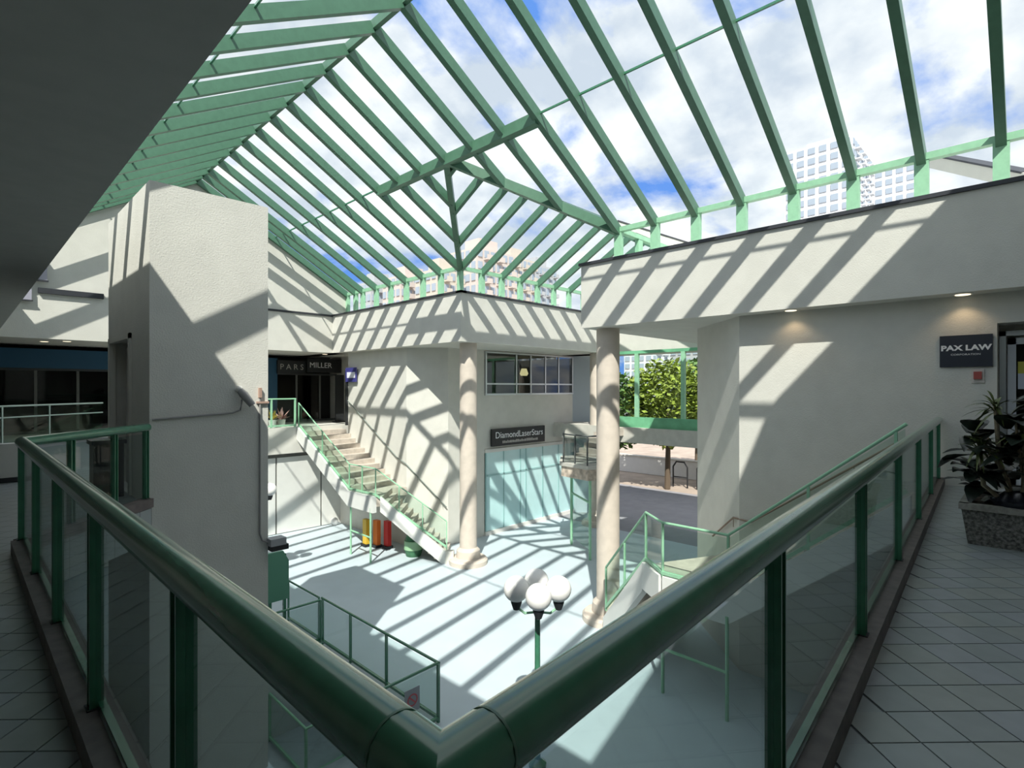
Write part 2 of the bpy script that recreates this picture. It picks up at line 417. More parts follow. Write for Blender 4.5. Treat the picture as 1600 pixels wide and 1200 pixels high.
# ================================================================== SKYLIGHT
sk = thing('glass_skylight', 'green framed pitched glass skylight spanning the whole court', 'skylight', (XR, YC, EAV))
W_, H_ = 0.14, 0.23
nrm = 1 / math.sqrt(1 + TAN * TAN)
def rafter(p, q, w=W_, h=H_, up=(0, 0, 1), nm='rafter', m=GREEN):
    return obj(nm, MB().beam(p, q, w, h, up), m, sk)
ys = [Y0 + PITCH * i for i in range(21)] + [20.95, 21.63]
dz = -H_ / 2 - .02
for y in ys:
    rafter((XE0, y, EAV + dz), (XR - .05, y, ZR - .03 + dz))                       # left slope
    if YC - HW + .05 < y < YC + HW - .05:                                          # stops at the valley
        k = abs(y - YC); xq = XC + k
        rafter((XR + .05, y, ZR - .03 + dz), (xq, y, zroof(xq) + dz))
    else:
        rafter((XR + .05, y, ZR - .03 + dz), (XE1, y, EAV + dz))
obj('ridge_beam', MB().beam((XR, Y0, ZR - .10), (XR, Y1, ZR - .10), .10, .2), GREEN, sk)
# eave beams and posts
obj('eave_beam', MB().beam((XE1, Y0, EAV - .10), (XE1, YC - HW, EAV - .10), .14, .12), GREENP, sk)
obj('eave_beam', MB().beam((XE1, YC + HW, EAV - .10), (XE1, Y1, EAV - .10), .14, .12), GREENP, sk)
obj('eave_beam', MB().beam((XE0, Y0, EAV - .10), (XE0, Y1, EAV - .10), .14, .12), GREENP, sk)
obj('eave_beam', MB().beam((XE1, YC + HW, EAV - .10), (XEND, YC + HW, EAV - .10), .14, .12), GREENP, sk)
obj('eave_beam', MB().beam((XE1, YC - HW, EAV - .10), (XEND, YC - HW, EAV - .10), .14, .12), GREENP, sk)
pm = mesh_of(MB().box(-.06, .06, -.105, .105, T, EAV - .06), 'post'); pm.materials.append(GREENP)
pm2 = mesh_of(MB().box(-.105, .105, -.06, .06, T, EAV - .06), 'post'); pm2.materials.append(GREENP)
cxs = [XE1 + .99 * i for i in range(1, 9)]
for y in ys:
    if not (YC - HW + .05 < y < YC + HW - .05): inst('post', pm, sk, (XE1, y, 0))
    inst('post', pm, sk, (XE0, y, 0))
for x in cxs:
    inst('post', pm2, sk, (x, YC + HW, 0)); inst('post', pm2, sk, (x, YC - HW, 0))
# header, purlins
zc = ZC + dz - .02
obj('header_beam', MB().beam((XC, YC - HW, zc), (XC, YC + HW, zc), .2, .26), GREEN, sk)
for a, b in ((Y0, YC - HW), (YC + HW, Y1)):
    obj('purlin', MB().beam((XC, a, ZC - .05), (XC, b, ZC - .05), .035, .04), DGREEN, sk)
xl = XE0 + HW
obj('purlin', MB().beam((xl, Y0, ZC - .05), (xl, Y1, ZC - .05), .035, .04), DGREEN, sk)
# side arm: valleys, ridge, jack rafters
for s_ in (-1, 1):
    obj('valley_beam', MB().beam((XC, YC, ZC - .12), (XE1, YC + s_ * HW, EAV - .12), .16, .24), GREEN, sk)
obj('ridge_beam', MB().beam((XC, YC, ZC - .12), (XEND, YC, ZC - .12), .10, .2), GREEN, sk)
jx = [XC + .99 * i + .3 for i in range(0, 3)] + [XE1] + cxs
for s_ in (-1, 1):
    for x in jx:
        k = min(HW, x - XC)
        if k < .2: continue
        rafter((x, YC + s_ * .03, ZC + dz - .02), (x, YC + s_ * k, ZC - TAN * k + dz), w=.11)
# panes
def pane(pts):
    me = MB().quad(*pts); return obj('pane', me, ROOFGL, sk)
for a, b in zip(ys[:-1], ys[1:]):
    a2, b2 = a + .02, b - .02
    pane([(XE0, a2, EAV), (xl, a2, ZC), (xl, b2, ZC), (XE0, b2, EAV)])
    pane([(xl, a2, ZC), (XR, a2, ZR), (XR, b2, ZR), (xl, b2, ZC)])
    pane([(XR, a2, ZR), (XR, b2, ZR), (XC, b2, ZC), (XC, a2, ZC)])
    if b <= YC - HW + .05 or a >= YC + HW - .05:
        pane([(XC, a2, ZC), (XC, b2, ZC), (XE1, b2, EAV), (XE1, a2, EAV)])
        if True:
            obj('pane', MB().quad((XE1 + .03, a2, T), (XE1 + .03, b2, T), (XE1 + .03, b2, EAV - .1), (XE1 + .03, a2, EAV - .1)), ROOFGL, sk)
    else:
        ka, kb = abs(a2 - YC), abs(b2 - YC)
        pane([(XC, a2, ZC), (XC, b2, ZC), (XC + kb, b2, zroof(XC + kb)), (XC + ka, a2, zroof(XC + ka))])
for s_ in (-1, 1):
    px = [XC] + [x for x in jx if x > XC + .2]
    for a, b in zip(px[:-1], px[1:]):
        ka, kb = min(HW, a - XC), min(HW, b - XC)
        pts = [(a, YC, ZC), (b, YC, ZC), (b, YC + s_ * kb, ZC - TAN * kb), (a, YC + s_ * ka, ZC - TAN * ka)]
        if ka < .01: pts = pts[:3]
        pane(pts)
    for a, b in zip([XE1] + cxs[:-1], cxs):
        y = YC + s_ * HW
        obj('pane', MB().quad((a, y + .03 * s_, T), (b, y + .03 * s_, T), (b, y + .03 * s_, EAV - .1), (a, y + .03 * s_, EAV - .1)), ROOFGL, sk)

# ================================================================== RAILINGS
def railing(name, label, cat, path, h, posts, r=.022, m=GREEN, gl=PALEGL, pw=.04, pd=.04, group=None, gb=.08, bottom=None, glass_on=True, mid=None, postz=0.0, smooth=True):
    """path: list of (x, y, z floor); posts: list per segment of fractions where posts stand"""
    root = thing(name, label, cat, path[0], group)
    P = [Vector(p) for p in path]
    obj('handrail', MB().tube([p + Vector((0, 0, h)) for p in P], r, 14), m, root, True)
    if mid: obj('mid_rail', MB().tube([p + Vector((0, 0, mid)) for p in P], r * .8, 8), m, root, True)
    for i in range(len(P) - 1):
        a, b = P[i], P[i + 1]; d = (b - a); dh = Vector((d.x, d.y, 0)).normalized()
        fr_ = posts[i]
        for t in fr_:
            p = a + d * t
            lo_, hi_ = p + Vector((0, 0, postz)), p + Vector((0, 0, h - r * .5))
            if pw >= .06 and r > .04:
                nn_ = Vector((-dh.y, dh.x, 0)); q = MB()
                for e_ in (-1, 1): q.beam(lo_ + dh * (e_ * .026), hi_ + dh * (e_ * .026), .055, .009, dh)
                q.beam(lo_, hi_, .012, .045, dh)
                obj('foot_plate', MB().beam(lo_ + dh * -.04, lo_ + dh * .04, .075, .05), BLACK, root)
            else:
                q = MB().beam(lo_, hi_, pw, pd, dh)
            obj('post', q, m, root)
        if glass_on:
            ts = sorted(set([0.0] + list(fr_) + [1.0]))
            for t0, t1 in zip(ts[:-1], ts[1:]):
                L = d.length
                if (t1 - t0) * L < .15: continue
                e = pw * .6 / L
                p, q = a + d * (t0 + e), a + d * (t1 - e)
                n_ = Vector((-dh.y, dh.x, 0)) * .005
                z0, z1 = Vector((0, 0, gb)), Vector((0, 0, h - r - .03))
                obj('glass_panel', MB().extrude([p + z0 - n_, q + z0 - n_, q + z1 - n_, p + z1 - n_], n_ * 2), gl, root)
        if bottom:
            obj('bottom_rail', MB().beam(a + Vector((0, 0, gb)), b + Vector((0, 0, gb)), bottom, bottom), m, root)
    return root

def kerb(root, pts, w, h):
    for a, b in zip(pts[:-1], pts[1:]):
        obj('kerb', MB().beam((a[0], a[1], h / 2), (b[0], b[1], h / 2), w, h), KERB, root)

RH = 1.12
# near gallery: one continuous guard, left run + right run share the mitred corner
xs_end = 11.36
Lr = xs_end - LX
fr_r = [(x - LX) / Lr for x in (2.02, 3.80, 5.66, 7.6, 9.5, 11.2)]
ly0, ly1 = RAILY(LX), 7.12
fr_l = [(y - ly0) / (ly1 - ly0) for y in (1.75, 3.14, 4.46, 5.75)]
fr_l = [1 - t for t in fr_l]
rt = railing('gallery_railing', 'big green tube handrail with glass panels around the near gallery corner', 'railing',
    [(1.80, 8.56, 0), (LX, ly1, 0), (LX, ly0, 0), (xs_end, RAILY(xs_end), 0)], RH - .05,
    [[.02, .33, .68], [.0] + sorted(fr_l), fr_r], r=.052, m=DGREEN, gl=RAILGL, pw=.06, pd=.055, gb=.14, postz=.1)
kerb(rt, [(1.80, 8.56), (LX, ly1), (LX, ly0), (xs_end, RAILY(xs_end))], .16, .12)
for c_, d_ in (((LX, ly0 + .10, RH - .05), (0, 1, 0)), ((LX + .10, RAILY(LX + .1), RH - .05), (1, .054, 0))):
    c_, d_ = Vector(c_), Vector(d_).normalized()
    obj('joint_ring', MB().tube([c_ - d_ * .0025, c_ + d_ * .0025],   .0527, 24), GREEN, rt, True)
for a, b in (((LX + .02, ly1), (LX + .02, ly0)), ((LX, ly0 + .02), (xs_end, RAILY(xs_end) + .02))):
    obj('glazing_channel', MB().beam((a[0], a[1], .135), (b[0], b[1], .135), .03, .03), DGREEN, rt)

# ------------------------------------------------------------------ stairs
def flight(root, o0, o1, i0, i1, n, z0, z1):
    """steps between outer line o0-o1 and inner line i0-i1, dropping z0 -> z1 in n risers"""
    o0, o1, i0, i1 = map(Vector, (o0, o1, i0, i1)); dz_ = (z1 - z0) / n
    for k in range(n - 1):
        t0, t1 = k / (n - 1), (k + 1) / (n - 1); z = z0 + dz_ * (k + 1)
        poly = [tuple(o0.lerp(o1, t0)), tuple(o0.lerp(o1, t1)), tuple(i0.lerp(i1, t1)), tuple(i0.lerp(i1, t0))]
        obj('step', MB().prism(poly, z - .26, z), STEPM, root)
def stringer(root, p, q, side_, w=.16, h=.55, up=.05, m=WHITEP):
    p, q = Vector(p), Vector(q); n_ = Vector((-(q - p).y, (q - p).x, 0)).normalized() * side_ * w
    lo, hi = Vector((0, 0, up - h)), Vector((0, 0, up))
    obj('stringer', MB().extrude([p + lo, q + lo, q + hi, p + hi], n_), m, root)
def supports(root, pts, ztop):
    for x, y in pts: obj('support_post', MB().tube([(x, y, G), (x, y, ztop)], .035, 8), GREENP, root, True)
    (a, b), (c, d) = pts
    obj('cross_bar', MB().tube([(a, b, G + .85), (c, d, G + .85)], .03, 8), GREENP, root, True)

# far stair
fs = thing('concrete_stair', 'pale concrete stair with a wavy white side climbing to the far walkway', 'stair', (10.8, 16.8, G))
ZL = -2.1
flight(fs, (9.88, 21.7), (9.88, 17.6), (11.74, 21.7), (11.74, 17.6), 12, 0, ZL)
obj('landing', MB().prism([(9.88, 17.6), (11.74, 17.6), (11.74, 16.88), (11.25, 17.10), (10.02, 15.88), (9.88, 15.95)], ZL - .3, ZL), STEPM, fs)
flight(fs, (10.02, 15.88), (11.55, 14.35), (11.25, 17.10), (12.78, 15.57), 12, ZL, G)
stringer(fs, (9.88, 21.7, 0), (9.88, 17.6, ZL), -1)
stringer(fs, (9.88, 17.6, ZL), (9.88, 15.95, ZL), -1)
stringer(fs, (10.02, 15.88, ZL), (11.6, 14.3, G + .3), -1, h=.5)
obj('stringer_foot', MB().prism([(11.42, 14.2), (11.62, 14.0), (11.78, 14.16), (11.58, 14.36)], G, G + .42), STUCCO, fs)
supports(fs, [(9.78, 17.46), (9.75, 16.1)], ZL - .35)
railing('stair_railing', 'pale green glass railing along the outer edge of the far stair', 'railing',
    [(9.8, 21.68, .03), (9.8, 17.6, ZL + .03), (9.85, 15.95, ZL + .03), (11.55, 14.28, G + .45)], .95,
    [[0, .5], [0, .5], [0, .33, .66, 1]], r=.024, m=GREENP, gl=PALEGL, pw=.035, pd=.035, bottom=.06)
railing('wall_handrail', 'dark thin handrail fixed to the wall of the far stair', 'handrail',
    [(11.68, 21.1, .15), (11.68, 17.4, -1.95), (11.68, 16.9, -2.1), (12.75, 15.76, -3.75)], .9, [[.2, .8], [], [.3, .9]], r=.02, m=mat('grey_green_rail', (0.22, 0.26, 0.24), .5), glass_on=False, pw=.012, pd=.012, postz=.75)
# right stair (mirror)
rs = thing('concrete_stair', 'concrete stair with a mid landing below the right wall', 'stair', (10.5, 4.5, G))
flight(rs, (9.68, 1.3), (9.68, 3.94), (11.43, 1.3), (11.43, 3.94), 12, 0, ZL)
obj('landing', MB().prism([(9.68, 3.94), (11.43, 3.94), (11.43, 4.5), (11.9, 5.0), (10.15, 5.85), (9.68, 5.2)], ZL - .3, ZL), STEPM, rs)
flight(rs, (10.15, 5.85), (11.05, 7.45), (11.8, 5.0), (12.4, 6.9), 12, ZL, G)
stringer(rs, (9.68, 1.3, 0), (9.68, 3.94, ZL), 1)
stringer(rs, (9.68, 3.94, ZL), (9.68, 5.2, ZL), 1)
stringer(rs, (9.68, 5.2, ZL), (10.15, 5.85, ZL), 1)
stringer(rs, (10.15, 5.85, ZL), (11.05, 7.45, G + .3), 1, h=.6)
supports(rs, [(9.55, 5.2), (9.53, 3.94)], ZL - .35)
railing('stair_railing', 'pale green glass railing zigzagging down the right stair to the round column', 'railing',
    [(9.58, 1.35, .03), (9.58, 3.94, ZL + .03), (9.58, 5.22, ZL + .03), (10.12, 5.9, ZL + .03), (11.0, 7.5, G + .5)], 1.05,
    [[.05, .5], [0], [0], [0, .5, 1]], r=.026, m=GREENP, gl=PALEGL, pw=.04, pd=.04, bottom=.06)
railing('wall_handrail', 'brown thin handrail on the chamfered wall beside the right stair', 'handrail',
    [(11.36, 1.6, -.2), (11.36, 4.2, ZL), (11.5, 4.62, ZL), (12.3, 5.42, ZL - .7)], .95, [[.3], [1], [], [.5]], r=.02, m=mat('rust_rail', (0.30, 0.22, 0.17), .6), glass_on=False, pw=.012, pd=.012, postz=.75)

# entrance stair landing behind the right column
es = thing('entrance_landing', 'small chamfered stone landing on green posts near the entrance columns', 'stair', (15.6, 11.5, G))
lp = [(14.9, 10.9), (15.6, 10.55), (16.9, 11.2), (17.2, 12.9), (16.4, 13.2), (15.1, 12.2)]
obj('landing', MB().prism(lp, -1.55, -1.15), mat('speckled_stone', (0.55, 0.46, 0.38), .9, var=.35, scale=5), es)
obj('landing_edge', MB().prism([(x * 1.0 + (x - 16) * .06, y + (y - 11.6) * .06) for x, y in lp], -1.17, -1.05), CONC, es)
for x, y in ((15.16, 10.99), (16.2, 12.6)): obj('support_post', MB().tube([(x, y, G), (x, y, -1.5)], .05, 8), GREENP, es, True)
obj('cross_bar', MB().tube([(15.16, 10.99, -2.35), (16.2, 12.6, -2.35)], .04, 8), GREENP, es, True)
obj('glass_panel', MB().extrude([(15.16, 10.99, -4.0), (16.2, 12.6, -4.0), (16.2, 12.6, -1.6), (15.16, 10.99, -1.6)], (.01, -.006, 0)), PALEGL, es)
for k in range(6):
    obj('step', MB().box(17.0 + .33 * k, 17.35 + .33 * k, 12.1, 13.1, -1.2 + .19 * k - .1, -.98 + .19 * k), STEPM, es)
er = railing('landing_guard', 'grey glass guard with dark rails on the entrance landing', 'railing',
    [(17.0, 11.3, -1.05), (15.65, 10.6, -1.05), (14.95, 10.95, -1.05), (15.15, 12.15, -1.05), (16.2, 12.95, -1.05)], 1.0, [[0, .5], [0], [0, .5], [0, 1]], r=.03, m=mat('dark_grey_rail', (.09, .10, .10), .4), gl=glass('grey_guard_glass', (.65, .69, .69), 2.5), pw=.04, pd=.04)

# stairwell guard in the court, stair down
railing('stairwell_guard', 'dark green glass guard around the stairwell in the court floor', 'railing',
    [(4.45, 7.55, G), (5.94, 7.58, G), (5.90, 11.85, G)], 1.05, [[0], [0, .38, .70, .99]], r=.026, m=DGREEN, gl=glass('guard_glass', (.9, .94, .93), .8), pw=.045, pd=.045, bottom=.05)
railing('stairwell_guard', 'short dark green rail from the stairwell guard towards the lift tower', 'railing',
    [(5.90, 11.92, G), (3.6, 11.95, G)], .98, [[0, .55, 1]], r=.026, m=DGREEN, gl=MATS['guard_glass'], pw=.05, pd=.05, bottom=.05)
railing('stairwell_guard', 'dark green rail running back along the court floor behind the stairwell', 'railing',
    [(5.90, 11.98, G), (5.88, 13.6, G)], 1.02, [[.0, 1]], r=.024, m=DGREEN, gl=MATS['guard_glass'], pw=.04, pd=.04, bottom=.05)
bs = thing('basement_stair', 'grey steps descending into the stairwell beside the lift tower', 'stair', (4.6, 9.5, G - 3.5))
GSTEP = mat('grey_step', (.42, .45, .48), .7, var=.08)
for k in range(9):
    obj('step', MB().box(4.72, 5.84, 9.9 - .38 * (k + 1), 9.9 - .38 * k, -5.9 + .165 * (k + 1) - .25, -5.9 + .165 * (k + 1)), GSTEP, bs)
obj('landing', MB().box(3.47, 5.84, 9.9, 11.73, -6.1, -5.9), GSTEP, bs)
for k in range(9):
    obj('step', MB().box(3.47, 4.55, 9.9 - .30 * (k + 1), 9.9 - .30 * k, -5.9 - .18 * (k + 1) - .25, -5.9 - .18 * (k + 1)), GSTEP, bs)
railing('basement_handrail', 'green handrail turning a corner on the half landing down in the stairwell', 'railing',
    [(4.66, 11.7, -5.9), (4.66, 10.0, -5.9), (5.45, 10.02, -5.9)], 1.0, [[.0, 1], [1]], r=.026, m=GREENP, gl=MATS['guard_glass'], pw=.045, pd=.045, bottom=.05)
pl = thing('notice_plate', 'small no entry notice on the glass stairwell guard', 'sign', (5.35, 7.53, G + .62))
obj('plate', MB().box(5.2, 5.5, 7.525, 7.535, G + .45, G + .85), mat('notice_grey', (.35, .38, .42), .5), pl)
ring = MB()
for k in range(20):
    a0, a1 = 2 * math.pi * k / 20, 2 * math.pi * (k + 1) / 20
    ring.quad(*[(5.35 + r_ * math.cos(a), 7.519, G + .66 + r_ * math.sin(a)) for r_, a in ((.08, a0), (.105, a0), (.105, a1), (.08, a1))])
ring.beam((5.29, 7.519, G + .72), (5.41, 7.519, G + .60), .004, .025)
obj('red_ring', ring, mat('notice_red', (.6, .12, .14), .5), pl)
pyl = thing('stair_pylon', 'green metal sign panel on two posts at the head of the stairwell', 'sign', (5.0, 12.05, G))
for x in (4.8, 5.12): obj('post', MB().box(x - .03, x + .03, 12.02, 12.08, G, -2.1), DGREEN, pyl)
obj('panel', MB().extrude([(4.72, 12.0, -3.1), (5.2, 12.0, -3.1), (5.2, 12.0, -2.25), (5.08, 12.0, -2.02), (4.72, 12.0, -2.02)], (0, .08, 0)), mat('pylon_green', (.09, .26, .18), .5), pyl)

# far walkway rails
railing('walkway_railing', 'sunlit green glass railing at the top of the far stair', 'railing',
    [(6.8, 21.75, 0), (9.72, 21.75, 0)], 1.15, [[0, .33, .66, .985]], r=.03, m=GREENP, gl=glass('clear_rail_glass', (.93, .97, .95), .8), pw=.10, pd=.05, bottom=.07)
railing('walkway_railing', 'pale double rail in front of the dark shop with the blue band', 'railing',
    [(-1.5, 17.2, 0), (.85, 19.25, 0), (3.28, 21.4, 0)], 1.12, [[.5], [0, .42]], r=.025, m=mat('pale_rail', (.50, .60, .54), .4), gl=glass('green_shade_glass', (.6, .7, .65), .8), pw=.035, pd=.035, mid=.82)

# ================================================================== COLUMNS
def column(x, y, label, r=.29, base=True, ztop=S):
    t = thing('round_column', label, 'column', (x, y, G))
    obj('shaft', MB().lathe([(r, G + .1), (r, ztop)], (x, y), 32), COLM, t, True)
    if base:
        obj('base_ring', MB().lathe([(r + .36, G), (r + .36, G + .14), (r + .30, G + .20), (r + .12, G + .22), (r + .10, G + .45), (r, G + .55)], (x, y), 32), COLM, t, True)
    return t
column(12.05, 13.75, 'beige round column at the foot of the far stair')
column(11.6, 7.85, 'beige round column under the corner of the right parapet')
column(19.3, 13.65, 'beige round column farthest back, beside the blue grey panel', r=.28)

# ================================================================== WINDOWS, SHOP FRONTS, DOOR
w = struct('window_1', MB().box(14.7, 20.4, 15.74, 15.80, 1.30, 1.37).box(14.7, 20.4, 15.74, 15.80, 3.0, 3.06), ALU, 'ribbon window with metal mullions in the far block')
xsw = [14.75, 16.5, 17.4, 18.37, 19.3, 20.33]
for x in xsw: obj('mullion', MB().box(x - .035, x + .035, 15.74, 15.80, 1.36, 3.02), ALU, w)
obj('transom', MB().box(14.75, 20.33, 15.75, 15.79, 1.73, 1.79), ALU, w)
for a, b in zip(xsw[:-1], xsw[1:]):
    for z0, z1 in ((1.37, 1.73), (1.79, 3.0)):
        obj('pane', MB().box(a + .035, b - .035, 15.765, 15.775, z0, z1), WINGL, w)
wl_ = tag(obj('desk_lamp', MB().lathe([(.16, 2.2), (.22, 2.3), (.13, 2.55)], (19.6, 18.2), 12), mat('warm_lamp', (1.0, .85, .45), .5, emit=1.5)), 'glowing yellow lampshade behind the far window', 'lamp')
obj('lamp_pole', MB().tube([(19.6, 18.2, -.85), (19.6, 18.2, 2.25)], .02, 6), BLACK, wl_)
w = struct('window_2', MB().box(14.7, 20.45, 15.76, 15.84, -1.0, -.86).box(14.7, 20.45, 15.72, 15.86, G, G + .16), mat('white_curb', (.72, .70, .66), .7), 'teal glass shop front on the lower level of the far block')
xs2 = [14.75, 15.75, 16.75, 17.1, 18.2, 19.3, 20.4]
for x in xs2: obj('mullion', MB().box(x - .025, x + .025, 15.75, 15.80, G + .16, -1.0), mat('teal_frame', (.30, .50, .50), .4), w)
obj('transom', MB().box(14.75, 20.4, 15.75, 15.80, -1.95, -1.88), MATS['teal_frame'], w)
for a, b in zip(xs2[:-1], xs2[1:]):
    for z0, z1 in ((G + .16, -1.95), (-1.88, -1.0)):
        obj('pane', MB().box(a + .025, b - .025, 15.77, 15.79, z0, z1), TEAL, w)
# dark shops behind the far walkway
w = struct('window_3', MB().box(-4, 13.2, 24.9, 25.0, 0, .1).box(-4, 13.2, 24.9, 25.0, 2.2, 2.28), mat('dark_frame', (.06, .065, .065), .5), 'dark glass shop fronts along the far walkway')
for x in [-1.5 + 1.15 * k for k in range(13)]: obj('mullion', MB().box(x - .04, x + .04, 24.88, 24.98, .1, 2.2), mat('bronze_frame', (.14, .14, .135), .4), w)
for k in range(12):
    x = -1.5 + 1.15 * k; obj('pane', MB().box(x + .04, x + 1.11, 24.93, 24.95, .1, 2.2), DARKGL, w)
struct('wall_shop_back', MB().box(-4, 13.2, 25.6, 25.7, 0, S), mat('shop_dark', (.02, .02, .02), .9), 'dark shop interior')
bb = tag(obj('blue_fascia_board', MB().box(-3, 6.5, 24.75, 24.92, 2.28, 2.95), mat('deep_blue', (.012, .075, .15), .5)), 'deep blue sign board above the dark shop on the left', 'sign')
bb2 = tag(obj('blue_fascia_board', MB().box(9.0, 10.2, 24.75, 24.92, .1, 2.95), MATS['deep_blue']), 'dark blue upright board beside the shop at the top of the stair', 'sign')
sg = thing('shop_sign', 'black sign board with pale spaced letters above the stair top shop', 'sign', (10.9, 24.6, 2.5))
obj('board', MB().box(10.15, 11.45, 24.6, 24.72, 2.25, 2.85), BLACK, sg)
LET = mat('grey_letters', (.42, .40, .38), .5); LETW = mat('white_letters', (.85, .86, .88), .5)
text_mesh('lettering', 'P A R S', .36, LET, sg, face_mat((10.8, 24.59, 2.55), (1, 0, 0), (0, 0, 1)))
sg = thing('shop_sign', 'black sign board with bright white letters nearest the wall at the stair top', 'sign', (12.1, 24.4, 2.6))
obj('board', MB().box(11.47, 13.15, 24.4, 24.55, 2.33, 2.98), BLACK, sg)
text_mesh('lettering', 'MILLER', .36, LETW, sg, face_mat((12.1, 24.39, 2.66), (1, 0, 0), (0, 0, 1)))
ds = tag(obj('display_stand', MB().box(12.25, 12.65, 23.2, 23.3, 0, 2.2), BLACK), 'tall black display panel by the stair top door', 'stand')
obj('stand_base', MB().box(12.15, 12.75, 23.1, 23.4, 0, .05), BLACK, ds)
bl = thing('blade_sign', 'blue and white projecting sign on a black post above the stair', 'sign', (11.9, 21.1, 0))
obj('post', MB().box(11.66, 11.76, 21.2, 21.3, 0, 2.35), BLACK, bl)
obj('panel', MB().box(11.62, 11.68, 20.35, 21.2, 1.85, 2.45), mat('sign_navy', (.05, .05, .22), .5), bl)
obj('stripe', MB().box(11.605, 11.622, 20.40, 21.05, 2.02, 2.26), mat('sign_white', (.8, .8, .9), .5), bl)
# decor at the walkway rail
for k, (x, y, c, lb) in enumerate(((8.95, 22.2, (.75, .55, .12), 'yellow flowering pot plant behind the walkway glass'), (9.35, 22.3, (.55, .32, .30), 'reddish pot plant behind the walkway glass near the stair'))):
    t = thing('potted_plant', lb, 'plant', (x, y, 0))
    obj('pot', MB().lathe([(.12, 0), (.16, .25), (.17, .3)], (x, y), 14), mat('pot_white', (.7, .7, .68), .5), t, True)
    lv = MB()
    for i in range(26):
        a = random.uniform(0, 6.28); e = random.uniform(.3, 1.3); L = random.uniform(.25, .55)
        d = Vector((math.cos(a) * math.cos(e), math.sin(a) * math.cos(e), math.sin(e))); s_ = d.cross(Vector((0, 0, 1))).normalized() * .05
        b0 = Vector((x, y, .3)); lv.quad(b0, b0 + d * L * .5 + s_, b0 + d * L, b0 + d * L * .5 - s_)
    obj('foliage', lv, mat('plant_col_%d' % k, c, .6, var=.4, scale=12), t)
# centre sign over the teal front
sg = thing('shop_sign', 'black sign board with two lines of white lettering over the teal glass front', 'sign', (16.6, 15.7, -.75))
obj('board', MB().box(14.98, 18.2, 15.64, 15.74, -.76, -.06), BLACK, sg)
text_mesh('lettering', 'DiamondLaserStars', .37, LETW, sg, face_mat((16.6, 15.63, -.33), (1, 0, 0), (0, 0, 1)))
sub = MB(); x = 15.55
random.seed(3)
while x < 17.7:
    wdt = random.uniform(.04, .10); sub.box(x, x + wdt, 15.625, 15.64, -.66, -.56 + random.uniform(-.02, .02)); x += wdt + .03
obj('small_print', sub, LET, sg)
# right wall: sign, door, alarm
sg = thing('office_sign', 'dark navy wall sign reading PAX LAW beside the office door', 'sign', (11.4, .83, 1.94))
obj('board', MB().box(11.39, 11.43, .50, 1.16, 1.94, 2.455), mat('navy_board', (.018, .024, .038), .45), sg)
fm = face_mat((11.386, .83, 2.245), (0, -1, 0), (0, 0, 1))
text_mesh('lettering', 'PAX LAW', .118, LETW, sg, fm @ Matrix.Scale(1.22, 4, (1, 0, 0)), extrude=.002, bold=.005)
text_mesh('small_print', 'CORPORATION', .04, LETW, sg, face_mat((11.386, .83, 2.14), (0, -1, 0), (0, 0, 1)) @ Matrix.Scale(1.3, 4, (1, 0, 0)), extrude=.001)
d = struct('door_2', MB().box(11.86, 11.94, .36, .44, 0, 2.52).box(11.86, 11.94, -.84, -.76, 0, 2.52).box(11.86, 11.94, -.84, .44, 2.44, 2.52), ALU, 'aluminium glass office door at the right edge')
obj('door_leaf_frame', MB().box(11.87, 11.93, .24, .34, .04, 2.4).box(11.87, 11.93, -.74, -.64, .04, 2.4).box(11.87, 11.93, -.74, .34, 2.3, 2.4).box(11.87, 11.93, -.74, .34, .04, .22), mat('bright_aluminium', (.72, .74, .76), .4), d)
obj('pane', MB().box(11.895, 11.905, -.64, .24, .22, 2.3), glass('door_glass', (.35, .38, .38), 1.4), d)
nz = thing('door_notice', 'yellow and white notice stuck on the office door glass', 'notice', (11.88, .1, 1.55))
obj('yellow_half', MB().box(11.885, 11.894, -.1, .22, 1.83, 2.02), mat('notice_yellow', (.55, .52, .08), .5), nz)
obj('white_half', MB().box(11.885, 11.894, -.1, .22, 1.58, 1.83), mat('notice_white', (.62, .66, .74), .5), nz)
fa = thing('fire_alarm', 'small red and white fire alarm under the navy sign', 'alarm', (11.42, .68, 1.72))
obj('backplate', MB().box(11.41, 11.43, .60, .76, 1.68, 1.90), mat('alarm_white', (.62, .58, .54), .5), fa)
obj('bell', MB().box(11.37, 11.41, .63, .73, 1.74, 1.86), mat('alarm_red', (.38, .08, .07), .5), fa)

# soffit downlights
def downlight(x, y, z, label, power=6, grp=None):
    t = thing('downlight', label, 'light', (x, y, z), grp)
    obj('trim_ring', MB().lathe([(.13, z - .012), (.13, z)], (x, y), 20), mat('light_trim', (.7, .7, .66), .5), t)
    obj('lens', MB().lathe([(.10, z - .02), (.10, z - .012)], (x, y), 20), mat('lamp_lens', (1.0, .86, .62), .5, emit=1.2), t)
    ld = bpy.data.lights.new('downlight_bulb', 'SPOT'); ld.energy = power; ld.color = (1.0, .72, .42); ld.spot_size = R(120); ld.spot_blend = .6; ld.shadow_soft_size = .06
    lo = bpy.data.objects.new('bulb', ld); C.objects.link(lo); lo.parent = t; lo.location = (0, 0, -.04)
downlight(11.21, 3.4, S, 'warm soffit downlight over the sunlit patch of the right wall')
downlight(11.21, .85, S, 'warm soffit downlight above the navy office sign')
downlight(2.0, 22.9, S, 'soffit downlight over the far left walkway, left of the pair', 3)
downlight(2.5, 22.3, S, 'soffit downlight over the far left walkway, right of the pair', 3)
downlight(11.4, 22.6, S, 'soffit downlight above the stair top shop signs', 3)

